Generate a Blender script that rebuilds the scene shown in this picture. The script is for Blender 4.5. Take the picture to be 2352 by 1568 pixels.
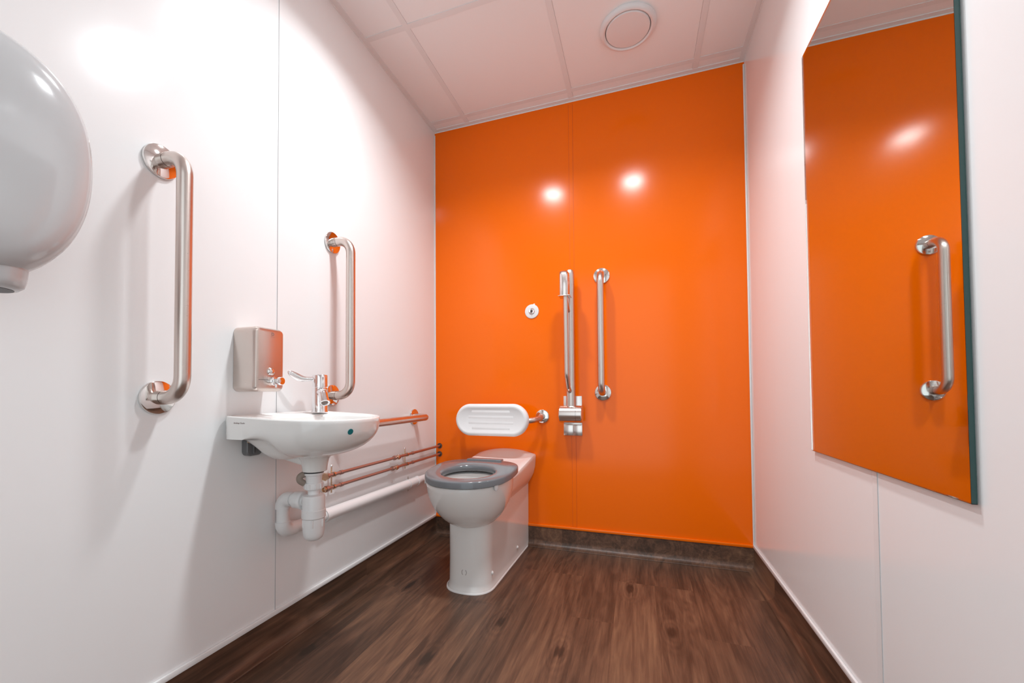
import bpy, bmesh, math, random
from mathutils import Vector, Matrix
PI = math.pi
S = bpy.context.scene
for o in list(bpy.data.objects): bpy.data.objects.remove(o)

# ------------------------------------------------------------ camera
F_PX = 941.86; PITCH = .025; YAW = -.3268; ROLL = -.0066
CAM = Vector((1.133, 0.0, .8158))
cd = bpy.data.cameras.new('camera'); cam = bpy.data.objects.new('camera', cd)
S.collection.objects.link(cam); S.camera = cam
fw = Vector((math.sin(YAW)*math.cos(PITCH), math.cos(YAW)*math.cos(PITCH), math.sin(PITCH)))
rt = Vector((math.cos(YAW), -math.sin(YAW), 0)); up = rt.cross(fw)
rt2 = rt*math.cos(ROLL)+up*math.sin(ROLL); up2 = up*math.cos(ROLL)-rt*math.sin(ROLL)
cam.matrix_world = Matrix((( rt2.x, up2.x, -fw.x, CAM.x), (rt2.y, up2.y, -fw.y, CAM.y), (rt2.z, up2.z, -fw.z, CAM.z), (0, 0, 0, 1)))
cd.sensor_fit = 'HORIZONTAL'; cd.sensor_width = 36; cd.lens = F_PX/2352*36
cd.shift_x = 28.1/2352; cd.shift_y = 94.3/2352; cd.clip_start = .01; cd.clip_end = 50

# ------------------------------------------------------------ world, exposure
w = bpy.data.worlds.new('world'); S.world = w; w.use_nodes = True
w.node_tree.nodes['Background'].inputs[0].default_value = (.88, .965, 1, 1)
w.node_tree.nodes['Background'].inputs[1].default_value = .8  # added soft fill, enters through the opening in the front wall
S.view_settings.view_transform = 'Standard'; S.view_settings.look = 'None'
S.view_settings.gamma = 1; S.view_settings.use_curve_mapping = False
S.view_settings.exposure = .83
LAMP = 5.3; SPREAD = 140           # watts and beam spread of the two downlights
LAMP_COL = (.93, .97, 1.0)

W, D, H, FY = 1.6233, 2.1616, 2.3717, -.42     # room width, back wall, ceiling, front wall

# ------------------------------------------------------------ materials
def mat(name, col, rough=.5, metal=0, coat=0, spec=.5, **kw):
    m = bpy.data.materials.new(name); m.use_nodes = True
    b = m.node_tree.nodes['Principled BSDF']
    b.inputs['Base Color'].default_value = (*col, 1); b.inputs['Roughness'].default_value = rough
    b.inputs['Metallic'].default_value = metal; b.inputs['Coat Weight'].default_value = coat
    b.inputs['Coat Roughness'].default_value = .04
    b.inputs['Specular IOR Level'].default_value = spec
    for k, v in kw.items(): b.inputs[k.replace('_', ' ')].default_value = v
    return m
def nodes(m): return m.node_tree.nodes, m.node_tree.links, m.node_tree.nodes['Principled BSDF']
def add_bump(m, scale, stretch, strength, dist=.001, detail=2):
    N, L, b = nodes(m)
    tc = N.new('ShaderNodeTexCoord'); mp = N.new('ShaderNodeMapping'); mp.inputs['Scale'].default_value = stretch
    nz = N.new('ShaderNodeTexNoise'); nz.inputs['Scale'].default_value = scale; nz.inputs['Detail'].default_value = detail
    bp = N.new('ShaderNodeBump'); bp.inputs['Strength'].default_value = strength; bp.inputs['Distance'].default_value = dist
    L.new(tc.outputs['Object'], mp.inputs[0]); L.new(mp.outputs[0], nz.inputs['Vector'])
    L.new(nz.outputs[0], bp.inputs['Height']); L.new(bp.outputs[0], b.inputs['Normal'])
    return nz
def rough_noise(m, scale, stretch, lo, hi):
    N, L, b = nodes(m)
    tc = N.new('ShaderNodeTexCoord'); mp = N.new('ShaderNodeMapping'); mp.inputs['Scale'].default_value = stretch
    nz = N.new('ShaderNodeTexNoise'); nz.inputs['Scale'].default_value = scale; nz.inputs['Detail'].default_value = 4
    mr = N.new('ShaderNodeMapRange'); mr.inputs['To Min'].default_value = lo; mr.inputs['To Max'].default_value = hi
    L.new(tc.outputs['Object'], mp.inputs[0]); L.new(mp.outputs[0], nz.inputs['Vector'])
    L.new(nz.outputs[0], mr.inputs['Value']); L.new(mr.outputs[0], b.inputs['Roughness'])
M = {}
M['wall'] = mat('white_cladding', (.885, .885, .885), .17, spec=.3); add_bump(M['wall'], 6, (1, 1, .25), .25, .002); 
M['orange'] = mat('orange_cladding', (.99, .165, .0), .16, spec=.33); add_bump(M['orange'], 5, (1, 1, .25), .2, .002)
M['orange_trim'] = mat('orange_trim', (.97, .175, .0), .25)
M['trim'] = mat('white_trim', (.85, .86, .86), .3)
M['joint'] = mat('cladding_joint_line', (.45, .45, .46), .5)
M['joint2'] = mat('cladding_joint_line_light', (.62, .62, .63), .5)
M['ojoint'] = mat('orange_joint_line', (.62, .07, .0), .4)
M['tile'] = mat('ceiling_tile', (.94, .93, .925), .9, spec=.2); add_bump(M['tile'], 300, (1, 1, 1), .1, .0005)
M['grid'] = mat('ceiling_grid', (.86, .85, .845), .8, spec=.2)
M['steel'] = mat('brushed_steel', (.68, .60, .555), .3, 1); rough_noise(M['steel'], 40, (1, 1, 12), .24, .36)
M['satin'] = mat('satin_steel', (.80, .74, .71), .22, 1)
M['steelp'] = mat('polished_steel', (.78, .75, .73), .06, 1)
M['steeld'] = mat('dark_steel', (.16, .13, .12), .3, 1)
M['chrome'] = mat('chrome', (.86, .86, .87), .035, 1)
M['ceramic'] = mat('white_ceramic', (.86, .85, .83), .1, coat=.4)
M['plastic'] = mat('white_plastic', (.83, .82, .82), .28)
M['dryer'] = mat('dryer_shell', (.54, .56, .57), .12, coat=.3)
M['grey'] = mat('grey_seat_plastic', (.16, .17, .182), .13)
M['pad'] = mat('white_moulded_pad', (.88, .88, .88), .45)
M['copper'] = mat('copper', (.52, .34, .29), .36, .8); rough_noise(M['copper'], 30, (1, 1, 1), .22, .4)
M['brass'] = mat('brass', (.72, .52, .36), .25, 1)
M['black'] = mat('black', (.012, .011, .012), .4)
M['dark'] = mat('dark_sensor', (.05, .03, .03), .3)
M['teal'] = mat('teal_sticker', (.0, .17, .19), .4)
M['beige'] = mat('beige_plastic', (.30, .24, .20), .5)
M['bracket'] = mat('grey_bracket', (.16, .16, .165), .35)
M['ink'] = mat('printed_mark', (.22, .17, .16), .5)
M['ink2'] = mat('faded_printed_mark', (.42, .36, .35), .5)
M['caulk'] = mat('white_sealant', (.88, .88, .87), .35)
M['glass_edge'] = mat('green_glass_edge', (.0, .055, .05), .12, coat=.5)
M['silver'] = mat('mirror_silver', (.78, .79, .78), .0, 1)
M['glass'] = mat('mirror_glass', (.98, 1, .99), .0, Transmission_Weight=1.0, IOR=1.5)
M['lens'] = bpy.data.materials.new('lamp_lens'); M['lens'].use_nodes = True
_n = M['lens'].node_tree.nodes; _b = _n['Principled BSDF']
_b.inputs['Emission Color'].default_value = (*LAMP_COL, 1); _b.inputs['Emission Strength'].default_value = 12

def wood():
    m = mat('wood_effect_vinyl', (.1, .05, .03), .42); N, L, b = nodes(m)
    tc = N.new('ShaderNodeTexCoord'); sep = N.new('ShaderNodeSeparateXYZ'); L.new(tc.outputs['Object'], sep.inputs[0])
    cb = N.new('ShaderNodeCombineXYZ'); L.new(sep.outputs[1], cb.inputs[0]); L.new(sep.outputs[0], cb.inputs[1])
    br = N.new('ShaderNodeTexBrick'); L.new(cb.outputs[0], br.inputs['Vector'])
    br.inputs['Scale'].default_value = 1; br.inputs['Mortar Size'].default_value = .0; br.inputs['Brick Width'].default_value = .93
    br.inputs['Row Height'].default_value = .148; br.offset = .37; br.offset_frequency = 3
    br.inputs['Color1'].default_value = (0, 0, 0, 1); br.inputs['Color2'].default_value = (1, 1, 1, 1)
    off = N.new('ShaderNodeVectorMath'); off.operation = 'SCALE'; off.inputs['Scale'].default_value = 7; L.new(br.outputs['Color'], off.inputs[0])
    add = N.new('ShaderNodeVectorMath'); add.operation = 'ADD'; L.new(tc.outputs['Object'], add.inputs[0]); L.new(off.outputs[0], add.inputs[1])
    def noise(sc, scale, detail=5, dist=0, rgh=.6):
        mp = N.new('ShaderNodeMapping'); mp.inputs['Scale'].default_value = sc; L.new(add.outputs[0], mp.inputs[0])
        n = N.new('ShaderNodeTexNoise'); n.inputs['Scale'].default_value = scale; n.inputs['Detail'].default_value = detail
        n.inputs['Distortion'].default_value = dist; n.inputs['Roughness'].default_value = rgh; L.new(mp.outputs[0], n.inputs['Vector']); return n
    g1 = noise((24, 1.7, 24), 1.5, 8, .9, .66); g2 = noise((6, .9, 6), 1.2, 4, 1.0); g3 = noise((130, 4, 130), 1.2, 7, .4, .78); g4 = noise((8, 1.0, 8), 1.0, 2, 1.8)
    def math_(op, a, bb):
        n = N.new('ShaderNodeMath'); n.operation = op
        for i, v in enumerate((a, bb)):
            if hasattr(v, 'links') or hasattr(v, 'is_output'): L.new(v, n.inputs[i])
            else: n.inputs[i].default_value = v
        return n.outputs[0]
    s = math_('MULTIPLY', g1.outputs[0], .40); s2 = math_('MULTIPLY', g2.outputs[0], .40); s3 = math_('MULTIPLY', g3.outputs[0], .34)
    bc = N.new('ShaderNodeSeparateColor'); L.new(br.outputs['Color'], bc.inputs[0])
    s4 = math_('MULTIPLY', bc.outputs[0], .10)
    t = math_('ADD', math_('ADD', s, s2), math_('ADD', s3, s4))
    # contour-like grain from a folded noise
    wv = math_('MULTIPLY', g4.outputs[0], 26); sn = math_('SINE', wv, 0); sn = math_('MULTIPLY', sn, .04)
    t = math_('ADD', t, sn)
    # knots
    KN = [(1.088, 1.802), (.655, 1.402), (1.227, 1.522), (.12, 1.06), (.503, 1.141), (.885, 1.30), (.20, 1.55)]
    for i, (kx, ky) in enumerate(KN):
        sb = N.new('ShaderNodeVectorMath'); sb.operation = 'SUBTRACT'; L.new(tc.outputs['Object'], sb.inputs[0]); sb.inputs[1].default_value = (kx, ky, 0)
        ml = N.new('ShaderNodeVectorMath'); ml.operation = 'MULTIPLY'; L.new(sb.outputs[0], ml.inputs[0]); ml.inputs[1].default_value = (1, .42, 0)
        ln = N.new('ShaderNodeVectorMath'); ln.operation = 'LENGTH'; L.new(ml.outputs[0], ln.inputs[0])
        wob = math_('ADD', ln.outputs['Value'], math_('MULTIPLY', g1.outputs[0], .035))
        k1 = N.new('ShaderNodeMapRange'); k1.interpolation_type = 'SMOOTHSTEP'; L.new(wob, k1.inputs['Value'])
        k1.inputs['From Min'].default_value = .020; k1.inputs['From Max'].default_value = .040; k1.inputs['To Min'].default_value = -.26; k1.inputs['To Max'].default_value = 0
        k2 = N.new('ShaderNodeMapRange'); k2.interpolation_type = 'SMOOTHSTEP'; L.new(wob, k2.inputs['Value'])
        k2.inputs['From Min'].default_value = .03; k2.inputs['From Max'].default_value = .09; k2.inputs['To Min'].default_value = .032; k2.inputs['To Max'].default_value = 0
        rg = math_('SINE', math_('MULTIPLY', wob, 430), 0)
        t = math_('ADD', t, k1.outputs[0]); t = math_('ADD', t, math_('MULTIPLY', rg, k2.outputs[0]))
    cr = N.new('ShaderNodeValToRGB'); e = cr.color_ramp.elements
    e[0].position = .36; e[0].color = (.030, .019, .012, 1); e[1].position = .86; e[1].color = (.27, .145, .08, 1)
    x = e.new(.53); x.color = (.068, .036, .022, 1); x = e.new(.66); x.color = (.135, .069, .041, 1)
    L.new(t, cr.inputs[0]); L.new(cr.outputs[0], b.inputs['Base Color'])
    bp = N.new('ShaderNodeBump'); bp.inputs['Strength'].default_value = .25; bp.inputs['Distance'].default_value = .0006
    L.new(g3.outputs[0], bp.inputs['Height']); L.new(bp.outputs[0], b.inputs['Normal'])
    return m
M['wood'] = wood()

# ------------------------------------------------------------ mesh helpers
def mesh(name, verts, faces, m, parent=None, angle=35, sub=0):
    me = bpy.data.meshes.new(name); me.from_pydata([tuple(v) for v in verts], [], faces); me.validate()
    bm = bmesh.new(); bm.from_mesh(me); bmesh.ops.recalc_face_normals(bm, faces=bm.faces); bm.to_mesh(me); bm.free()
    return link(name, me, m, parent, angle, sub)
def link(name, me, m, parent=None, angle=35, sub=0):
    for p in me.polygons: p.use_smooth = True
    me.set_sharp_from_angle(angle=math.radians(angle))
    me.materials.append(M[m] if isinstance(m, str) else m)
    o = bpy.data.objects.new(name, me); S.collection.objects.link(o)
    if parent is not None:
        o.parent = parent; o.matrix_parent_inverse = Matrix.Translation(-world_loc(parent))
    if sub:
        md = o.modifiers.new('subdivision', 'SUBSURF'); md.levels = sub; md.render_levels = sub
    return o
def world_loc(o):
    v = Vector(o.location); p = o.parent
    if p is not None and o.type == 'EMPTY': v = v + world_loc(p)
    if p is not None and o.type != 'EMPTY': v = Vector((0, 0, 0))
    return v
def thing(name, label, cat, loc, group=None):
    o = bpy.data.objects.new(name, None); S.collection.objects.link(o); o.location = loc; o.empty_display_size = .05
    o['label'] = label; o['category'] = cat
    if group: o['group'] = group
    return o
def struct(o, label=None):
    o['kind'] = 'structure'
    if label: o['label'] = label
    return o
class MB:
    """collects shapes into one mesh (world coordinates)"""
    def __init__(s): s.v = []; s.f = []
    def add(s, v, f):
        n = len(s.v); s.v += [Vector(p) for p in v]; s.f += [tuple(i+n for i in q) for q in f]; return s
    def box(s, a, b, bev=0, seg=2):
        bm = bmesh.new(); bmesh.ops.create_cube(bm, size=1)
        for v in bm.verts: v.co = Vector([(a[i]+b[i])/2 + v.co[i]*(b[i]-a[i]) for i in range(3)])
        if bev: bmesh.ops.bevel(bm, geom=list(bm.edges), offset=bev, segments=seg, profile=.5, affect='EDGES')
        bm.verts.index_update(); s.add([v.co.copy() for v in bm.verts], [[v.index for v in f.verts] for f in bm.faces]); bm.free(); return s
    def tube(s, pts, r, fil=0, seg=24, caps=True, rz=None):
        P = fillet([Vector(p) for p in pts], fil) if fil else [Vector(p) for p in pts]
        P = [p for i, p in enumerate(P) if i == 0 or (p-P[i-1]).length > 1e-6]
        t = (P[1]-P[0]).normalized(); n = t.orthogonal().normalized(); vs = []; fs = []
        for i, p in enumerate(P):
            a = (P[i]-P[i-1]).normalized() if i else (P[1]-P[0]).normalized()
            b = (P[i+1]-P[i]).normalized() if i < len(P)-1 else a
            tt = (a+b).normalized(); n = (n-tt*n.dot(tt)).normalized(); bn = tt.cross(n)
            rr = r[i] if isinstance(r, (list, tuple)) else r
            for k in range(seg):
                th = 2*PI*k/seg; vs.append(p+n*math.cos(th)*rr+bn*math.sin(th)*rr)
        for i in range(len(P)-1):
            for k in range(seg): fs.append((i*seg+k, i*seg+(k+1) % seg, (i+1)*seg+(k+1) % seg, (i+1)*seg+k))
        if caps: fs += [tuple(range(seg))[::-1], tuple(range((len(P)-1)*seg, len(P)*seg))]
        return s.add(vs, fs)
    def lathe(s, o, ax, prof, seg=40):
        """prof: list of (radius, distance along ax)"""
        o = Vector(o); ax = Vector(ax).normalized(); n = ax.orthogonal().normalized(); b = ax.cross(n); vs = []; fs = []
        for r, h in prof:
            for k in range(seg):
                th = 2*PI*k/seg; vs.append(o+ax*h+(n*math.cos(th)+b*math.sin(th))*max(r, 1e-5))
        for i in range(len(prof)-1):
            for k in range(seg): fs.append((i*seg+k, i*seg+(k+1) % seg, (i+1)*seg+(k+1) % seg, (i+1)*seg+k))
        fs += [tuple(range(seg))[::-1], tuple(range((len(prof)-1)*seg, len(prof)*seg))]
        return s.add(vs, fs)
    def rings(s, R, cap0=True, cap1=True):
        n = len(R[0]); vs = [p for r in R for p in r]; fs = []
        for i in range(len(R)-1):
            for k in range(n): fs.append((i*n+k, i*n+(k+1) % n, (i+1)*n+(k+1) % n, (i+1)*n+k))
        if cap0: fs.append(tuple(range(n))[::-1])
        if cap1: fs.append(tuple(range((len(R)-1)*n, len(R)*n)))
        return s.add(vs, fs)
    def out(s, name, m, parent=None, angle=35, sub=0): return mesh(name, s.v, s.f, m, parent, angle, sub)
def fillet(P, r, n=10):
    out = [P[0]]
    for i in range(1, len(P)-1):
        a = (P[i-1]-P[i]); b = (P[i+1]-P[i]); la, lb = a.length, b.length; a.normalize(); b.normalize()
        ang = a.angle(b)
        if ang > PI-.02: out.append(P[i]); continue
        d = min(r/math.tan(ang/2), la*.49 if i > 1 else la*.95, lb*.49 if i < len(P)-2 else lb*.95); rr = d*math.tan(ang/2)
        c = P[i]+(a+b).normalized()*(rr/math.sin(ang/2)); p0 = P[i]+a*d; p1 = P[i]+b*d
        u = (p0-c); v = (p1-c); tot = u.angle(v); ax = u.cross(v).normalized()
        for k in range(n+1): out.append(c+Matrix.Rotation(tot*k/n, 3, ax) @ u)
    out.append(P[-1]); return out
def dup(root, off):
    """copy a thing and its parts, moved by off"""
    r = root.copy(); S.collection.objects.link(r); r.location = Vector(root.location)+Vector(off)
    def kids(a, b):
        for ch in list(a.children):
            c = ch.copy(); S.collection.objects.link(c); c.parent = b; kids(ch, c)
    src = list(root.children)
    for ch in src:
        c = ch.copy(); S.collection.objects.link(c); c.parent = r; kids(ch, c)
    return r
def text_mesh(name, txt, size, m, parent, origin, xdir, ydir, ext=.0004):
    cu = bpy.data.curves.new(name, 'FONT'); cu.body = txt; cu.size = size; cu.extrude = ext; cu.align_x = 'CENTER'; cu.align_y = 'CENTER'
    t = bpy.data.objects.new('tmp_text', cu); S.collection.objects.link(t); bpy.context.view_layer.update()
    me = bpy.data.meshes.new_from_object(t); bpy.data.objects.remove(t)
    x = Vector(xdir).normalized(); y = Vector(ydir).normalized(); z = x.cross(y); o = Vector(origin)
    for v in me.vertices: v.co = o+x*v.co.x+y*v.co.y+z*v.co.z
    me.materials.clear()
    return link(name, me, m, parent, 30)
def superr(th, a, b, n):
    c, s = abs(math.cos(th)), abs(math.sin(th))
    return ((c/a)**n+(s/b)**n)**(-1/n)

# ------------------------------------------------------------ room shell
T = .06
struct(MB().box((-T, FY-T, -T), (W+T, D+T, 0)).out('floor', 'wood'))
struct(MB().box((-T, FY-T, -T), (0, D+T, H+.1)).out('wall_left', 'wall'))
struct(MB().box((W, FY-T, -T), (W+T, D+T, H+.1)).out('wall_right', 'wall'))
struct(MB().box((0, D, -T), (W, D+T, H+.1)).out('wall_back', 'orange'))
# front wall behind the camera, unseen; open doorway added to let in fill light
DX0, DX1, DH = .36, 1.46, 2.12
struct(MB().box((0, FY-T, -T), (DX0, FY, H+.1)).box((DX1, FY-T, -T), (W, FY, H+.1)).box((DX0, FY-T, DH), (DX1, FY, H+.1)).box((DX0, FY-T, -T), (DX1, FY, -.001)).out('wall_front', 'wall'))
struct(MB().box((DX0-.05, FY, 0), (DX0, FY+.012, DH+.05)).box((DX1, FY, 0), (DX1+.05, FY+.012, DH+.05)).box((DX0, FY, DH), (DX1, FY+.012, DH+.05)).out('added_doorway_casing_1', 'trim'))  # casing around the added fill-light opening, out of view
# ceiling: tiles sitting in a flush grid
GX = [.2197+.5953*i for i in range(3)]; GY = [2.084-.5953*i for i in range(5)]
cb_ = MB().box((-T, FY-T, H+.006), (W+T, D+T, H+.06))
xs = [0]+GX+[W]; ys = [D]+GY+[FY]
for i in range(len(xs)-1):
    for j in range(len(ys)-1):
        if ys[j]-ys[j+1] < .02: continue
        cb_.box((xs[i]+.0125, max(ys[j+1], FY)+.0125, H-.001), (xs[i+1]-.0125, ys[j]-.0125, H+.007))
struct(cb_.out('ceiling', 'tile'))
g = MB()
for x in GX: g.box((x-.012, FY, H-.003), (x+.012, D, H+.008))
for y in GY:
    if y > FY+.03: g.box((0, y-.012, H-.0028), (W, y+.012, H+.008))
struct(g.out('trim_1', 'grid'))
g = MB().box((0, FY, H-.004), (.024, D, H+.008)).box((W-.024, FY, H-.004), (W, D, H+.008)).box((0, D-.024, H-.0042), (W, D, H+.008)).box((0, FY, H-.0042), (W, FY+.024, H+.008))
g.box((0, FY, H-.009), (.0015, D, H)).box((W-.0015, FY, H-.009), (W, D, H)).box((0, D-.0015, H-.009), (W, D, H))
struct(g.out('trim_2', 'grid'))
# coved skirting, same sheet as the floor
def cove(name, p, n, length_dir, L):
    prof = [(0, .1), (.004, .1), (.004, .032)]
    for k in range(1, 9):
        a = PI/2*k/8; prof.append((.004+.028*(1-math.cos(a)), .032-.0275*math.sin(a)))
    prof += [(.034, .001), (0, .001)]
    p = Vector(p); n = Vector(n); l = Vector(length_dir); vs = []
    for e in (0, L):
        for d, z in prof: vs.append(p+n*d+l*e+Vector((0, 0, z)))
    k = len(prof); fs = [(i, (i+1) % k, k+(i+1) % k, k+i) for i in range(k)]+[tuple(range(k)), tuple(range(k, 2*k))[::-1]]
    return struct(mesh(name, vs, fs, 'wood', None, 50))
cove('baseboard_left', (0, FY, 0), (1, 0, 0), (0, 1, 0), D-FY)
cove('baseboard_right', (W, FY, 0), (-1, 0, 0), (0, 1, 0), D-FY)
cove('baseboard_back', (0, D, 0), (0, -1, 0), (1, 0, 0), W)
struct(MB().box((0, FY, .1), (.008, D-.007, .116), .003).out('trim_3', 'trim'))
struct(MB().box((W-.008, FY, .1), (W, D-.007, .116), .003).out('trim_4', 'trim'))
struct(MB().box((.006, D-.008, .1), (W-.006, D, .115), .0035).out('trim_5', 'orange_trim'))
struct(MB().box((0, D-.006, .1), (.006, D, H-.022), .002).out('trim_6', 'trim'))
struct(MB().box((W-.007, D-.007, .1), (W, D, H-.022), .002).out('trim_7', 'trim'))
# panel joints (flat strip with two hairlines)
def joint(name, axis, wallc, sgn, c, wd, ms, ml):
    a = MB(); b = MB()
    for z0, z1 in ((.116, H-.022),):
        if axis == 'x':
            a.box((min(wallc, wallc+sgn*.0012), c-wd/2, z0), (max(wallc, wallc+sgn*.0012), c+wd/2, z1))
            b.box((min(wallc, wallc+sgn*.0014), c-wd/2-.0012, z0), (max(wallc, wallc+sgn*.0014), c-wd/2, z1))
        else:
            a.box((c-wd/2, wallc-.0012, z0), (c+wd/2, wallc, z1))
            b.box((c-wd/2-.001, wallc-.0013, z0), (c-wd/2, wallc, z1)); b.box((c+wd/2, wallc-.0013, z0), (c+wd/2+.001, wallc, z1))
    s = struct(a.out(name, ms)); l = b.out('joint_line', ml); l.parent = s
joint('trim_8', 'x', 0, 1, 1.053, .014, 'wall', 'joint')
joint('trim_9', 'x', W, -1, 1.125, .018, 'trim', 'joint2')
joint('trim_10', 'y', D, -1, .808, .02, 'orange', 'ojoint')

# ------------------------------------------------------------ ceiling fittings
def downlight(x, y, label):
    t = thing('ceiling_downlight', label, 'light', (x, y, H), 'round recessed ceiling downlights')
    MB().lathe((x, y, H-.004), (0, 0, 1), [(.07, 0), (.094, -.002), (.097, 0), (.097, .002), (.07, .002)]).out('bezel', 'trim', t)
    MB().lathe((x, y, H-.003), (0, 0, -1), [(.0, 0), (.069, 0), (.069, .001), (.0, .0015)]).out('lens', 'lens', t)
    ld = bpy.data.lights.new('lamp', 'AREA'); ld.shape = 'DISK'; ld.size = .134; ld.energy = LAMP; ld.color = LAMP_COL; ld.spread = math.radians(SPREAD)
    lo = bpy.data.objects.new('lamp', ld); S.collection.objects.link(lo); lo.parent = t; lo.location = (0, 0, -.007)
downlight(.52, 1.186, 'round white downlight set in the ceiling tile nearer the left wall')
downlight(1.113, 1.186, 'round white downlight set in the ceiling tile nearer the right wall')
t = thing('ceiling_air_valve', 'round white air valve set in the ceiling tile by the orange wall', 'vent', (1.11, 1.797, H))
MB().lathe((1.11, 1.797, H), (0, 0, -1), [(.07, .0), (.113, .0), (.115, .006), (.112, .013), (.106, .018), (.100, .019), (.094, .015), (.091, .004)], 64).out('outer_ring', 'plastic', t)
MB().lathe((1.11, 1.797, H), (0, 0, -1), [(.02, .0), (.02, .004), (.084, .005), (.090, .009), (.090, .014), (.087, .018), (.04, .021), (.0, .022)], 64).out('centre_disc', 'plastic', t)

# ------------------------------------------------------------ grab rails
RT = .0172; OUT = .09
def grab_rail(a, b, n, label, group=None, out=OUT):
    a = Vector(a); b = Vector(b); n = Vector(n); t = thing('grab_rail', label, 'grab rail', (a+b)/2, group)
    MB().tube([a+n*.03, a+n*out, b+n*out, b+n*.03], RT, .052, 32).out('bar', 'steel', t)
    for p in (a, b):
        f = MB().lathe(p, n, [(.020, .0005), (.0405, .0005), (.0415, .003), (.0405, .007), (.038, .0085), (.0, .0085)], 56).out('flange', 'steelp', t)
        c = MB().lathe(p, n, [(.0, .008), (.0176, .008), (.0176, .0285), (.0, .0285)], 32).out('collar', 'steel', f)
        c = MB().lathe(p, n, [(.0, .0284), (.0168, .0284), (.0168, .0302), (.0, .0302)], 32).out('seam', 'steeld', f)
    return t
GRP = 'vertical steel grab rails'
grab_rail((0, .691, .81), (0, .691, 1.402), (1, 0, 0), 'brushed steel vertical grab rail on the left wall between white dryer and soap dispenser', GRP)
grab_rail((0, 1.30, .81), (0, 1.30, 1.408), (1, 0, 0), 'brushed steel vertical grab rail on the left wall beside the basin tap', GRP)
grab_rail((.959, D, .814), (.959, D, 1.414), (0, -1, 0), 'brushed steel vertical grab rail on the orange back wall', GRP)
grab_rail((0, 1.916, .692), (0, 1.316, .692), (1, 0, 0), 'brushed steel horizontal grab rail on the left wall beyond the basin')

# ------------------------------------------------------------ hand dryer (partly out of frame)
t = thing('hand_dryer', 'large rounded white hand dryer with a nozzle below, on the left wall', 'hand dryer', (0, .335, 1.24))
yc, zc = .335, 1.228; R = []
def egg(s, x):
    r = []
    for k in range(72):
        th = 2*PI*k/72; rr = superr(th, .150, .190 if math.sin(th) > 0 else .222, 2.35 if math.sin(th) > 0 else 2.15)
        r.append((x, yc+s*rr*math.cos(th), zc+s*rr*math.sin(th)))
    return r
for x, s in ((.0, .95), (.004, .975), (.02, .99), (.06, 1.0), (.11, 1.0), (.135, .992), (.152, .972), (.166, .94), (.177, .895), (.185, .84), (.190, .77), (.194, .66), (.197, .5), (.199, .3), (.2, .1)): R.append(egg(s, x))
MB().rings(R).out('shell', 'dryer', t, 60)
nz = []
for z, a, b in ((1.08, .062, .058), (1.045, .056, .054), (1.03, .052, .050), (1.010, .050, .048), (.999, .047, .045), (.994, .041, .039), (.993, .034, .032), (1.0, .030, .028), (1.02, .03, .028)):
    nz.append([(.118+a*math.cos(2*PI*k/40), .360+b*math.sin(2*PI*k/40), z) for k in range(40)])
nzo = MB().rings(nz, True, False).out('nozzle', 'dryer', t, 60)
MB().lathe((.118, .360, .9925), (0, 0, 1), [(.0, 0), (.034, 0), (.034, .004), (.0, .004)]).out('nozzle_opening', 'black', nzo)

# ------------------------------------------------------------ soap dispenser
t = thing('soap_dispenser', 'brushed steel soap dispenser on the left wall above the basin', 'soap dispenser', (.04, .945, .92))
y0, y1 = .892, .996; R = []
def rr_ring(x, z0, z1, ya, yb, rad):
    pts = []
    for cy, cz, a0 in ((yb-rad, z1-rad, 0), (ya+rad, z1-rad, PI/2), (ya+rad, z0+rad, PI), (yb-rad, z0+rad, 1.5*PI)):
        for k in range(9):
            a = a0+PI/2*k/8; pts.append((x, cy+rad*math.cos(a), cz+rad*math.sin(a)))
    return pts
for x, sh in ((.001, 0), (.012, 0), (.07, 0), (.078, .0012), (.084, .005), (.0865, .010)):
    R.append(rr_ring(x, .824+sh, 1.016-sh, y0+sh, y1-sh, .017-min(sh, .006)))
MB().rings(R).out('case', 'steel', t, 30)
MB().box((.086, y0+.011, .8585), (.0871, y1-.011, .8597)).out('front_seam', 'steeld', t)
MB().lathe((.0863, .945, .884), (1, 0, 0), [(.0, 0), (.0125, 0), (.0125, .0015), (.0105, .005), (.006, .0075), (0, .008)], 32).out('sight_glass', 'steelp', t)
v = MB().lathe((.0863, .945, .855), (1, 0, 0), [(0, 0), (.013, 0), (.013, .014), (.0115, .016), (.008, .017), (.008, .032), (.012, .034), (.0125, .041), (.0105, .0445), (0, .045)], 32).out('push_valve', 'chrome', t)
MB().tube([(.108, .945, .846), (.108, .945, .836)], .004, 0, 16).out('spout', 'chrome', v)
text_mesh('logo', 'D', .014, 'ink', t, (.0868, .951, .9965), (0, 1, 0), (0, 0, 1), .0002)
MB().box((.0864, .9435, .9885), (.0869, .959, .9889)).out('logo_underline', 'ink', t)

# ------------------------------------------------------------ wash basin
BY = 1.045; bs = thing('wash_basin', 'small white ceramic wash basin with a teal dot, on the left wall', 'basin', (0, BY, .75))
NB = 96; ZR = .75; BB = 1.025
def brad(th, s=1.0):
    c = math.cos(th)
    if c >= 0: return s*superr(th, .204, .177, 2.35)
    return s*superr(th, .163, .177, 9)
CX = .165
def bring(s, zf, cx=CX, cy=BB, clampx=.0008):
    r = []
    for k in range(NB):
        th = 2*PI*k/NB; q = brad(th, s); x = cx+q*math.cos(th); y = cy+q*math.sin(th); r.append((max(x, clampx), y, (zf(th) if callable(zf) else zf)-.006*max(0, math.cos(th))*max(0, s-.3)/.7))
    return r
def back(th): return max(0, -math.cos(th))
def side(th):                       # 1 towards the wall corners, 0 at the front
    return min(1, max(0, (.12-math.cos(th))/.5))
R = []
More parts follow.
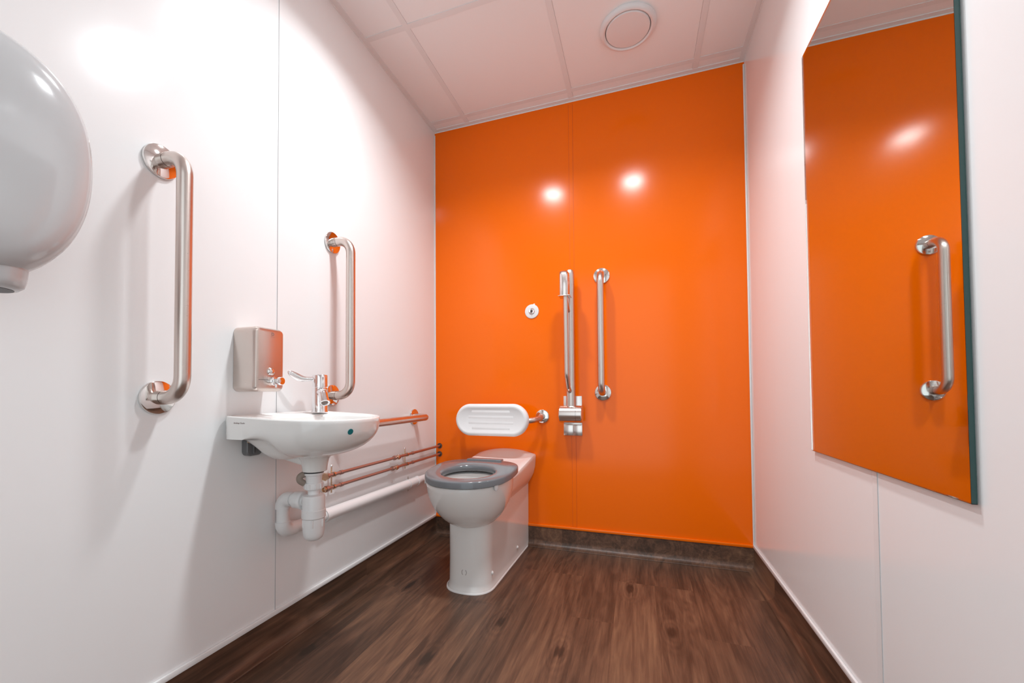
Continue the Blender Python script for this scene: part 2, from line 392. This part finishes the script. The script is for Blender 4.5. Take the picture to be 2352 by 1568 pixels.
# bowl inside (centre forward of the tap ledge)
IC = .205
def iring(s, z):
    r = []
    for k in range(NB):
        th = 2*PI*k/NB; a = .145 if math.cos(th) > 0 else .105
        q = s*superr(th, a, .145, 2.5); r.append((IC+q*math.cos(th), BB+q*math.sin(th), z-.005*max(0, math.cos(th))*s))
    return r
for s, z in ((.05, .635), (.12, .634), (.3, .638), (.5, .648), (.7, .668), (.85, .696), (.94, .719), (.985, .737), (1.0, .7425), (1.03, .7455)): R.append(iring(s, z))
dz = lambda th: .006*min(1, max(0, -math.cos(th)*1.6))
R.append(bring(.965, lambda th: .7475+dz(th))); R.append(bring(.985, lambda th: .7495+dz(th))); R.append(bring(.995, lambda th: .7485+dz(th))); R.append(bring(1.0, lambda th: .745+dz(th)))
sk = lambda th: .014+.046*side(th)
R.append(bring(1.0, lambda th: .745-sk(th)*.5)); R.append(bring(.998, lambda th: ZR-sk(th)))
def bz(s):
    def f(th):
        k = side(th)
        fr = (1-s**2.2)**.46
        bk = min(1, max(0, (.87-s)/.44)); bk = bk*bk*(3-2*bk)
        d = .128-sk(th)
        return ZR-sk(th)-d*(fr*(1-k)+bk*k)
    return f
for s in (.985, .96, .92, .86, .78, .69, .59, .48, .37, .27, .21): R.append(bring(s, bz(s), CX-.0*(1-s)))
basin = MB().rings(R).out('bowl', 'ceramic', bs, 55)
MB().lathe((.160, BY, .632), (0, 0, -1), [(.060, 0), (.050, .010), (.042, .022), (.038, .040), (.036, .0575), (.034, .0585), (.0, .0585)]).out('outlet_boss', 'ceramic', bs)
R = []
for x, z0, z1, hy in ((.001, .622, .70, .050), (.05, .614, .70, .048), (.10, .603, .69, .044), (.14, .592, .66, .036), (.165, .586, .64, .026)):
    R.append([(x, BY+a*hy, z) for a, z in ((-1, z1), (-1, z0+.014), (-.9, z0+.004), (-.7, z0), (.7, z0), (.9, z0+.004), (1, z0+.014), (1, z1))])
MB().rings(R).out('rear_fairing', 'ceramic', bs, 50)
MB().lathe((IC, BY, .6355), (0, 0, 1), [(.0, 0), (.03, 0), (.03, .002), (.02, .003), (0, .003)]).out('plughole', 'chrome', bs)
# maker's mark on the side facing the room entrance
text_mesh('maker_mark', 'Armitage Shanks', .0062, 'ink2', bs, (.081, BB-.1772, .7365), (1, 0, 0), (0, 0, 1), .0003)
def basin_point(th, s):
    q = brad(th, s); return Vector((CX+q*math.cos(th), BB+q*math.sin(th), bz(s)(th)-.006*max(0, math.cos(th))*(s-.3)/.7))
th0, s0 = -0.300, 0.9875
p = basin_point(th0, s0); du = (basin_point(th0+.02, s0)-p); dv = (basin_point(th0, s0-.01)-p); n = dv.cross(du).normalized()
if n.x < 0: n = -n
st = MB().lathe(p-n*.0004, n, [(0, 0), (.0085, 0), (.0085, .0014), (0, .0014)], 32).out('sticker', 'teal', bs); st['label'] = 'round teal sticker'

# under-basin bracket
t = thing('basin_bracket', 'dark grey mounting bracket fixed to the wall under the basin, left end', 'bracket', (.01, .94, .66))
R = []
for x in (.001, .012, .02, .0225):
    sh = .002 if x > .021 else 0; R.append(rr_ring(x, (.630+sh), .6885-sh, .922+sh, .976-sh, .015))
MB().rings(R).out('plate', 'bracket', t)
MB().tube([(.0225, .928, .676), (.028, .928, .676)], .007, 0, 20).out('bolt', 'brass', t)
MB().box((.022, .940, .636), (.027, .944, .684), .001).box((.022, .948, .640), (.0255, .951, .672), .001).out('rib', 'bracket', t)

# ------------------------------------------------------------ tap
TX, TY = .085, 1.147
t = thing('lever_tap', 'chrome lever tap standing on the basin', 'tap', (TX, TY, .755))
MB().lathe((TX, TY, .7535), (0, 0, 1), [(0, 0), (.0265, 0), (.0265, .003), (.0255, .005), (.0250, .084), (.0245, .085), (0, .085)], 40).out('body', 'chrome', t)
MB().lathe((TX, TY, .8395), (0, 0, 1), [(0, 0), (.0252, 0), (.0252, .040), (.0235, .0425), (0, .043)], 40).out('cartridge_head', 'chrome', t)
R = []     # paddle lever reaching toward the room entrance
for yy, zz, hw, hh in ((1.130, .868, .006, .0085), (1.112, .8675, .006, .008), (1.092, .867, .006, .008), (1.080, .867, .006, .009), (1.066, .869, .006, .0115), (1.050, .874, .0058, .0130), (1.034, .880, .0055, .0125), (1.022, .884, .005, .0105), (1.014, .887, .004, .007), (1.0115, .888, .002, .003)):
    dd_ = (TY-yy)*.78; lx, ly = -.42, -.9075; R.append([(TX+lx*dd_-ly*hw*math.cos(a), TY+ly*dd_+lx*hw*math.cos(a), zz+hh*math.sin(a)) for a in [2*PI*k/24 for k in range(24)]])
MB().rings(R).out('lever', 'chrome', t, 60)
dx, dy = .83, -.56
MB().tube([(TX+dx*.012, TY+dy*.012, .822), (TX+dx*.038, TY+dy*.038, .822), (TX+dx*.060, TY+dy*.060, .792)], .0155, .022, 28).out('spout', 'chrome', t)
e = Vector((TX+dx*.060, TY+dy*.060, .792)); d_ = Vector((dx*.022, dy*.022, -.030)).normalized()
a_ = MB().lathe(e-d_*.004, d_, [(0, 0), (.0168, 0), (.0168, .012), (.013, .0125), (.013, .010), (0, .010)], 32).out('aerator', 'chrome', t)
MB().lathe(e+d_*.005, d_, [(0, 0), (.0105, 0), (.0105, .0022), (0, .0022)], 24).out('aerator_mesh', 'steeld', a_)

# ------------------------------------------------------------ trap and waste
X0, Y0 = .160, BY-.004
t = thing('bottle_trap', 'white plastic bottle trap hanging under the basin', 'trap', (X0, Y0, .36))
MB().lathe((X0, Y0, .5735), (0, 0, -1), [(0, 0), (.030, 0), (.030, .0035), (.0, .0035)]).out('gasket', 'black', t)
MB().lathe((X0, Y0, .570), (0, 0, -1), [(0, 0), (.0285, 0), (.0285, .007), (.0245, .009), (.0235, .032), (0, .032)]).out('inlet_adaptor', 'plastic', t)
prof = MB()
prof.lathe((X0, Y0, .539), (0, 0, -1), [(0, 0), (.0265, 0), (.0275, .002), (.0275, .019), (.025, .021), (0, .021)], 40)
for k in range(10):
    a = 2*PI*k/10; c, s_ = math.cos(a), math.sin(a)
    prof.tube([(X0+c*.0275, Y0+s_*.0275, .536), (X0+c*.0275, Y0+s_*.0275, .521)], .0022, 0, 8)
prof.out('compression_nut', 'plastic', t)
MB().lathe((X0, Y0, .519), (0, 0, -1), [(0, 0), (.0175, 0), (.0175, .020), (0, .020)]).out('neck', 'plastic', t)
MB().lathe((X0, Y0, .502), (0, 0, -1), [(0, 0), (.024, 0), (.031, .003), (.0335, .008), (.0335, .046), (0, .046)]).out('trap_body', 'plastic', t)
MB().lathe((X0, Y0, .4565), (0, 0, -1), [(0, 0), (.034, 0), (.0355, .002), (.0355, .025), (.033, .028), (0, .028)]).out('collar', 'plastic', t)
cup = MB().lathe((X0, Y0, .429), (0, 0, -1), [(0, 0), (.0318, 0), (.0318, .040), (.030, .052), (.026, .062), (.018, .068), (.008, .071), (0, .0715)])
for k in range(6):
    a = 2*PI*k/6-.95; c, s_ = math.cos(a), math.sin(a)
    cup.tube([(X0+c*.0315, Y0+s_*.0315, .428), (X0+c*.0315, Y0+s_*.0315, .408), (X0+c*.0305, Y0+s_*.0305, .404)], .0035, 0, 10)
cup.out('trap_cup', 'plastic', t)
MB().tube([(X0-.03, Y0, .479), (.10, Y0, .479)], .020, 0).lathe((.125, Y0, .479), (-1, 0, 0), [(0, 0), (.028, 0), (.029, .003), (.029, .010), (.027, .012), (.027, .034), (.024, .036), (0, .036)]).out('outlet_nut', 'plastic', t)
MB().tube([(X0-.012, Y0-.012, .568), (X0-.026, Y0-.030, .563), (X0-.027, Y0-.032, .548), (X0-.018, Y0-.020, .537)], .0095, .012, 20).out('overflow_elbow', 'beige', t)

wp = thing('waste_pipe', 'white plastic waste pipe running low along the left wall to the orange wall', 'pipe', (.03, 1.5, .37))
WX = .036
MB().tube([(.092, Y0, .479), (WX, Y0, .479), (WX, Y0, .372), (WX, Y0+.19, .372)], .0195, .026, 28).out('bent_pipe', 'plastic', wp)
MB().tube([(.078, Y0, .479), (WX, Y0, .479), (WX, Y0, .447)], .0232, .028, 28).out('elbow', 'plastic', wp)
MB().tube([(WX, Y0, .405), (WX, Y0, .372), (WX, Y0+.045, .372)], .0232, .028, 28).out('elbow', 'plastic', wp)
MB().tube([(WX, 1.235, .371), (WX, 1.885, .363)], .0225, 0, 28).out('sleeve', 'plastic', wp)
MB().tube([(WX, 1.221, .371), (WX, 1.237, .371)], .0245, 0, 28).out('socket_ring', 'plastic', wp)
MB().tube([(WX, 1.875, .363), (WX, 1.893, .363)], .0245, 0, 28).out('socket_ring', 'plastic', wp)
MB().tube([(WX, 1.89, .363), (WX, D, .360)], .0185, 0, 28).out('end_pipe', 'plastic', wp)
def clip_ring(y, z, r, x=.03):
    m = MB(); n = 28; vs = []
    for yy in (y-.004, y+.004):
        for rr in (r, r+.0015):
            vs += [(x+rr*math.cos(2*PI*k/n), yy, z+rr*math.sin(2*PI*k/n)) for k in range(n)]
    fs = []
    for k in range(n):
        j = (k+1) % n
        fs += [(k, j, n+j, n+k), (2*n+k, 3*n+k, 3*n+j, 2*n+j), (n+k, n+j, 3*n+j, 3*n+k), (k, 2*n+k, 2*n+j, j)]
    return m.add(vs, fs)
PZ = (.510, .463); PX_ = .028
def bracket(y, label):
    c = thing('pipe_clip', label, 'pipe clip', (PX_, y, .49), 'brass clips holding the copper pipes')
    MB().tube([(PX_-.011, y, .538), (PX_-.011, y, .440)], .0028, 0, 12).out('rod', 'brass', c)
    for z in PZ:
        r = clip_ring(y, z, .0085, PX_).out('ring', 'brass', c)
        MB().tube([(PX_-.012, y, z), (0.0005, y, z)], .003, 0, 12).out('stud', 'brass', r)
    MB().lathe((PX_-.011, y, .538), (0, 0, 1), [(0, 0), (.0042, 0), (.0042, .005), (.0015, .008), (0, .008)], 16).out('finial', 'chrome', c)
bracket(1.283, 'brass pipe clip on the copper pipes beside the basin trap')
bracket(1.802, 'brass pipe clip on the copper pipes beside the toilet')
c = thing('pipe_clip', 'small steel clip around the white waste pipe beside the toilet', 'pipe clip', (WX, 1.80, .365))
clip_ring(1.80, .364, .0228, WX).out('ring', 'plastic', c)
MB().tube([(WX, 1.80, .3885), (WX, 1.80, .401)], .0028, 0, 10).out('screw', 'steel', c)
MB().tube([(WX, 1.80, .3395), (WX, 1.80, .330)], .0028, 0, 10).out('screw', 'steel', c)
MB().tube([(WX-.024, 1.80, .364), (.0005, 1.80, .364)], .004, 0, 12).out('stud', 'steel', c)
def cu(z, vy, label, end):
    c = thing('copper_pipe', label, 'pipe', (PX_, 1.7, z), 'copper supply pipes along the left wall')
    MB().tube([(PX_, 1.245, z), (PX_, D, z)], .0068, 0, 20).out('tube', 'copper', c)
    f = MB().lathe((PX_, 1.262, z), (0, -1, 0), [(0, 0), (.0085, 0), (.012, .010), (.0125, .024), (.0, .024)], 24).out('end_fitting', 'copper', c)
    if end:
        MB().lathe((PX_, 1.239, z), (.5, -.86, 0), [(0, 0), (.015, 0), (.0155, .003), (.015, .012), (.011, .012), (.011, .006), (0, .006)], 6).out('open_nut', 'brass', c)
    else:
        MB().lathe((PX_, 1.239, z), (0, -1, 0), [(0, 0), (.0105, 0), (.0105, .008), (.008, .008), (.008, .003), (0, .003)], 24).out('open_nut', 'brass', c)
    vl = MB().lathe((PX_, vy-.026, z), (0, 1, 0), [(0, 0), (.0105, 0), (.0115, .003), (.0115, .012), (.0095, .014), (.0095, .038), (.0115, .040), (.0115, .050), (.0095, .052), (0, .052)], 8).out('isolation_valve', 'copper', c)
    MB().lathe((PX_+.004, vy, z), (1, 0, 0), [(0, 0), (.0095, 0), (.0095, .010), (.007, .0115), (0, .0115)], 20).out('screw_head', 'brass', vl)
    for yy in (1.325, 1.86):
        MB().tube([(PX_, yy-.007, z), (PX_, yy+.007, z)], .0088, 0, 20).out('solder_ring', 'copper', c)
    MB().lathe((PX_, D-.0005, z), (0, -1, 0), [(.009, 0), (.0155, 0), (.0155, .003), (.012, .004), (.009, .002)], 28).out('wall_collar', 'steeld', c)
cu(PZ[0], 1.712, 'upper of the two thin copper pipes along the left wall', True)
cu(PZ[1], 1.695, 'lower of the two thin copper pipes along the left wall', False)

# ------------------------------------------------------------ toilet
TC = .445; FR = 1.412
tl = thing('toilet', 'white back to wall toilet with a grey seat, on the wooden floor', 'toilet', (TC, 1.8, 0))
def uring(hwf, hwb, yf, z, n=40, yb=D-.002, rnd=.8):
    """U-shaped plan: rounded front, flat back at the wall"""
    pts = []
    for k in range(n+1):
        a = PI+PI*k/n; c, s_ = math.cos(a), math.sin(a); e = rnd
        pts.append((TC+hwf*math.copysign(abs(c)**e, c), yf+hwf*1.02+hwf*1.02*math.copysign(abs(s_)**e, s_), z))
    for k in range(1, 9): f = k/8; pts.append((TC+hwf+(hwb-hwf)*f, yf+hwf*1.02+(yb-yf-hwf*1.02)*f, z))
    for k in range(1, 6): f = k/6; pts.append((TC+hwb-2*hwb*f, yb, z))
    for k in range(0, 8): f = k/8; pts.append((TC-hwb+(hwb-hwf)*f, yb-(yb-yf-hwf*1.02)*f, z))
    return pts
body = MB()
body.rings([uring(.104, .117, 1.547, .0), uring(.104, .117, 1.547, .004), uring(.099, .115, 1.553, .012), uring(.095, .114, 1.558, .03), uring(.094, .114, 1.560, .12), uring(.095, .1145, 1.560, .22), uring(.096, .115, 1.562, .345)])
def bowl_ring(f, z, hw=.176, yf=FR+.020, yb=1.86, n=64, yc=1.628, cy=None):
    pts = []
    for k in range(n):
        a = 2*PI*k/n; c, s_ = math.cos(a), math.sin(a); ly = (yc-yf) if s_ < 0 else (yb-yc)
        q = superr(a, hw, ly, 2.15); cc = cy if cy is not None else yc
        pts.append((TC+f*q*c, cc+f*q*s_, z+(.035*(f*q*s_+.2) if z > .40 else .035*(f*q*s_+.2)*max(0, (z-.24)/.16))))
    return pts
R = []
zt = .449; dpt = .208
for a in [math.radians(q) for q in (84, 76, 66, 56, 46, 36, 27, 18, 10, 4)]:
    f = math.cos(a)**.93; z = zt-.012-dpt*math.sin(a)*.945; cc = 1.628+.028*math.sin(a); R.append(bowl_ring(f, z, cy=cc))
R += [bowl_ring(1, zt-.008), bowl_ring(.992, zt-.002), bowl_ring(.975, zt)]
def inner_ring(f, z, n=64):
    pts = []
    for k in range(n):
        a = 2*PI*k/n; c, s_ = math.cos(a), math.sin(a); q = f*superr(a, .122, .112, 2.1)
        pts.append((TC+.006+q*c, 1.594+q*s_, z+.035*(q*s_+.16)))
    return pts
for f, z in ((1.04, zt), (1.0, zt-.003), (.985, zt-.012), (.98, zt-.03), (.95, zt-.06), (.85, zt-.10), (.62, zt-.14), (.35, zt-.165), (.1, zt-.172)): R.append(inner_ring(f, z))
body.rings(R)
# rear shelf flaring out above the pedestal
R = []
for y, zt_, dome, hw in ((1.70, .440, .0, .148), (1.78, .449, -.001, .157), (1.86, .458, -.004, .159), (1.94, .468, -.008, .160), (2.01, .4765, -.010, .160), (2.05, .480, -.006, .160), (2.08, .483, .004, .160), (2.105, .486, .014, .160), (2.125, .488, .021, .160), (2.145, .489, .024, .160), (2.156, .488, .023, .160), (D-.002, .485, .022, .158)):
    half = [(.114, .326), (.119, .336), (.132, .357), (.146, .385), (hw-.005, .42), (hw-.001, max(.432, zt_-.022)), (hw, zt_-.010), (hw-.003, zt_-.003), (hw-.010, zt_)]
    for k in range(1, 7): xx = (hw-.010)*(1-k/7.0); half.append((xx, zt_+dome*(1-(xx/(hw-.010))**2)))
    zz = [(TC+x, y, z) for x, z in half]; mir = [(TC-x, y, z) for x, z in half[::-1]]
    R.append(zz+[(TC, y, zt_+dome)]+mir)
body.rings(R)
body.out('pan', 'ceramic', tl, 40)
# seat: thick ring with a flat back, rising slightly toward the hinge
SC = 1.63; ztop = lambda y: .478+.072*(y-1.425)
def seat_out(f=0.0, dz=0, n=88):
    pts = []
    for k in range(n):
        a = 2*PI*k/n; c, s_ = math.cos(a), math.sin(a)
        if s_ < 0: q = superr(a, .188-f, SC-1.424-f, 2.2)
        else: q = superr(a, .188-f, 1.797-SC-f, 3.4)
        pts.append((TC+.006+q*c, SC+q*s_, ztop(SC+q*s_)+dz))
    return pts
def seat_in(f=0.0, dz=0, n=88):
    pts = []
    for k in range(n):
        a = 2*PI*k/n; c, s_ = math.cos(a), math.sin(a)
        q = superr(a, .112+f, .104+f, 2.1); pts.append((TC+.008+q*c, 1.590+q*s_, ztop(1.59+q*s_)+dz))
    return pts
sm = MB()
Rr = [seat_out(.003, -.027), seat_out(0, -.025), seat_out(0, -.006), seat_out(.0015, -.002), seat_out(.005, 0), seat_in(.010, 0), seat_in(.004, -.002), seat_in(.0, -.007), seat_in(.0, -.024), seat_in(.003, -.027)]
n_ = 88; vs = [p for r in Rr for p in r]; fs = []
for i in range(len(Rr)):
    j = (i+1) % len(Rr)
    for k in range(n_): fs.append((i*n_+k, i*n_+(k+1) % n_, j*n_+(k+1) % n_, j*n_+k))
seat = sm.add(vs, fs).out('seat', 'grey', tl, 50)
MB().box((TC-.085, 1.785, .478), (TC+.085, 1.828, .5075), .004).out('hinge', 'grey', seat)
for ang in (-.62, PI+.45):
    q = superr(ang, .176, 1.628-FR-.012, 2.15); px, py = TC+q*math.cos(ang), 1.628+q*math.sin(ang)
    nn = Vector((math.cos(ang), math.sin(ang), 0)); tt = Vector((-nn.y, nn.x, 0)); c0 = Vector((px, py, .449))+nn*.001
    m_ = MB(); bm = []
    for dd, sc in ((0, 1), (.006, 1), (.008, .8)):
        bm.append([c0+nn*dd+tt*(.009*sc*x_)+Vector((0, 0, .014*sc*y_)) for x_, y_ in ((-1, 1), (1, 1), (1, -.3), (.7, -.8), (.25, -1), (-.25, -1), (-.7, -.8), (-1, -.3))])
    m_.rings(bm).out('seat_lug', 'plastic', seat, 40)
for yy, zz in ((1.636, .062), (1.966, .053)):
    hx = TC+.0945+.02*(yy-1.66)/.5+.0005
    MB().lathe((hx, yy, zz), (1, 0, 0), [(0, 0), (.0075, 0), (.0075, .002), (.005, .006), (0, .0075)], 20).out('bolt_cap', 'ceramic', tl)
mk = MB()
for a0 in (-.9, PI-.9):
    pts = [(TC+.0+.010*math.cos(a0+1.8*k/10), 1.5592, .082+.013*math.sin(a0+1.8*k/10)) for k in range(11)]
    mk.tube(pts, .0009, 0, 8)
mk.out('round_mark', 'ink', tl)
# sealant bead at the floor
o1 = uring(.1065, .119, 1.544, .0); o2 = uring(.1062, .119, 1.5445, .004); o3 = uring(.1035, .1165, 1.5475, .0062)
MB().rings([o1, o2, o3]).out('sealant_bead', 'caulk', tl, 60)

# ------------------------------------------------------------ back rest
t = thing('padded_backrest', 'white ribbed oval backrest on a steel bar above the toilet', 'backrest', (.405, 2.0, .675))
BX, BYF, BZ = .406, 1.985, .6755
def stad(hx, hz, y, n=64):
    pts = []
    for k in range(n):
        a = 2*PI*k/n; q = hz; cx = (hx-hz) if math.cos(a) >= 0 else -(hx-hz)
        pts.append((BX+cx+q*math.cos(a), y, BZ+q*math.sin(a)))
    return pts
R = [stad(.186, .070, BYF+.050), stad(.196, .080, BYF+.046), stad(.1985, .0835, BYF+.032), stad(.1985, .0835, BYF+.018), stad(.194, .079, BYF+.006), stad(.187, .072, BYF+.001), stad(.178, .063, BYF+.002), stad(.172, .057, BYF+.006)]
pad = MB().rings(R).out('pad', 'pad', t, 60)
for zz, hl in ((.0425, .106), (.0150, .125), (-.0145, .125), (-.0425, .106)):
    MB().box((BX-hl, BYF+.0057, BZ+zz-.0085), (BX+hl, BYF+.012, BZ+zz+.0085), .0035, 4).out('rib', 'pad', pad)
for sx in (1, -1):
    fx = BX+(.236 if sx > 0 else -.212); fp = Vector((fx, D, .6885))
    MB().tube([(BX+sx*.14, BYF+.045, .672), (BX+sx*(.205 if sx > 0 else .17), BYF+.050, .672), (fx, D-.07, .680), (fx, D-.028, .6885)], .0150, .05, 28).out('support_bar', 'steel', t)
    f = MB().lathe(fp, (0, -1, 0), [(.018, .0005), (.0355, .0005), (.0362, .003), (.0355, .007), (.033, .0085), (.0, .0085)], 48).out('flange', 'steelp', t)
    MB().lathe(fp, (0, -1, 0), [(.0, .008), (.0158, .008), (.0158, .0285), (.0, .0285)], 28).out('collar', 'steel', f)

# ------------------------------------------------------------ drop-down rail, folded up
t = thing('drop_down_rail', 'steel drop down support rail folded up against the orange wall', 'support rail', (.805, D, .69))
MB().box((.757, D-.009, .591), (.853, D, .797), .002).out('wall_plate', 'satin', t)
MB().box((.757, D-.0105, .5915), (.8055, D-.0085, .648), .0008).box((.807, D-.0105, .5915), (.853, D-.0085, .648), .0008).out('plate_cover', 'satin', t)
hb = MB().lathe((.750, 2.085, .706), (1, 0, 0), [(0, 0), (.0415, 0), (.044, .003), (.044, .083), (0, .083)], 56).out('hinge_barrel', 'satin', t)
MB().lathe((.834, 2.085, .706), (1, 0, 0), [(0, 0), (.044, 0), (.044, .026), (.0415, .029), (0, .029)], 56).out('hinge_cap', 'satin', t)
MB().box((.772, 2.088, .672), (.842, D-.008, .740), .004).out('hinge_block', 'steelp', t)
# main tube: oval bar, standing up from the hinge
ob = []
for z, sc in ((.735, 1), (.80, 1), (1.0, 1), (1.2, 1), (1.40, 1), (1.420, .99), (1.432, .93), (1.438, .80), (1.440, .5)):
    ob.append([(.806+.0225*sc*math.cos(2*PI*k/32), 2.085+.0175*sc*math.sin(2*PI*k/32), z) for k in range(32)])
MB().rings(ob).out('main_tube', 'steel', t, 40)
MB().tube([(.803, 2.072, .822), (.803, 2.03, .836), (.803, 1.985, .90), (.803, 1.975, 1.34)], .0112, .05, 24).out('brace_tube', 'steel', t)
MB().tube([(.803, 1.978, 1.285), (.803, 2.03, 1.245), (.803, 2.072, 1.225)], .0075, .02, 16).out('link_rod', 'steel', t)
ft = []
for z, sc, sh in ((1.283, .97, 0), (1.285, 1, 0), (1.385, 1, 0), (1.398, .98, .004), (1.406, .88, .010), (1.409, .62, .016)):
    ft.append([(.7965+.0235*sc*math.copysign(abs(math.cos(2*PI*k/28))**.7, math.cos(2*PI*k/28))-sh*.3, 1.985+sh+(.030*sc)*math.copysign(abs(math.sin(2*PI*k/28))**.6, math.sin(2*PI*k/28)), z) for k in range(28)])
fo = MB().rings(ft).out('foot_cover', 'satin', t, 40)
MB().box((.770, 1.953, 1.2805), (.826, 2.018, 1.2835), .001).out('cover_base', 'satin', fo)

# ------------------------------------------------------------ round sensor plate on orange wall
t = thing('wall_sensor', 'small round white sensor plate with a dark centre on the orange wall', 'sensor', (.588, D, 1.257))
pl = MB().lathe((.588, D, 1.257), (0, -1, 0), [(0, .0005), (.0385, .0005), (.0390, .002), (.0375, .005), (.034, .0062), (.018, .0066), (.017, .0055), (0, .0055)], 56)
pl.box((.597, D-.005, 1.290), (.606, D-.0005, 1.2985), .0015)
pl.out('plate', 'plastic', t)
MB().lathe((.588, D-.005, 1.257), (0, -1, 0), [(.0105, 0), (.0165, 0), (.0165, .004), (.0145, .006), (.0105, .005)], 40).out('bezel', 'chrome', t)
MB().lathe((.588, D-.005, 1.257), (0, -1, 0), [(0, 0), (.0108, 0), (.0108, .004), (.006, .0052), (0, .0055)], 32).out('eye', 'dark', t)
MB().box((.584, D-.0068, 1.2325), (.592, D-.006, 1.2338)).out('printed_line', 'ink', t)

# ------------------------------------------------------------ wall mirror
t = thing('wall_mirror', 'tall frameless mirror with a dark green glass edge on the right wall', 'mirror', (W, 1.14, 1.23))
ya, yb, za, zb = .832, 1.448, .640, 1.823; xg0, xg1 = W-.0095, W-.0035
MB().box((xg1, ya+.0012, za+.0012), (xg1+.0012, yb-.0012, zb-.0012)).out('silvering', 'silver', t)
MB().box((xg0, ya+.001, za+.001), (xg1-.0001, yb-.001, zb-.001)).out('glass_pane', 'glass', t)
e = MB(); c0, c1 = xg0+.0002, xg1+.0012
e.box((c0, ya, za), (c1, ya+.0009, zb)).box((c0, yb-.0009, za), (c1, yb, zb)).box((c0, ya, za), (c1, yb, za+.0009)).box((c0, ya, zb-.0009), (c1, yb, zb))
e.out('glass_edge', 'glass_edge', t)
MB().box((xg1+.0013, ya+.02, za+.02), (W-.0002, yb-.02, zb-.02)).out('backing_pad', 'trim', t)
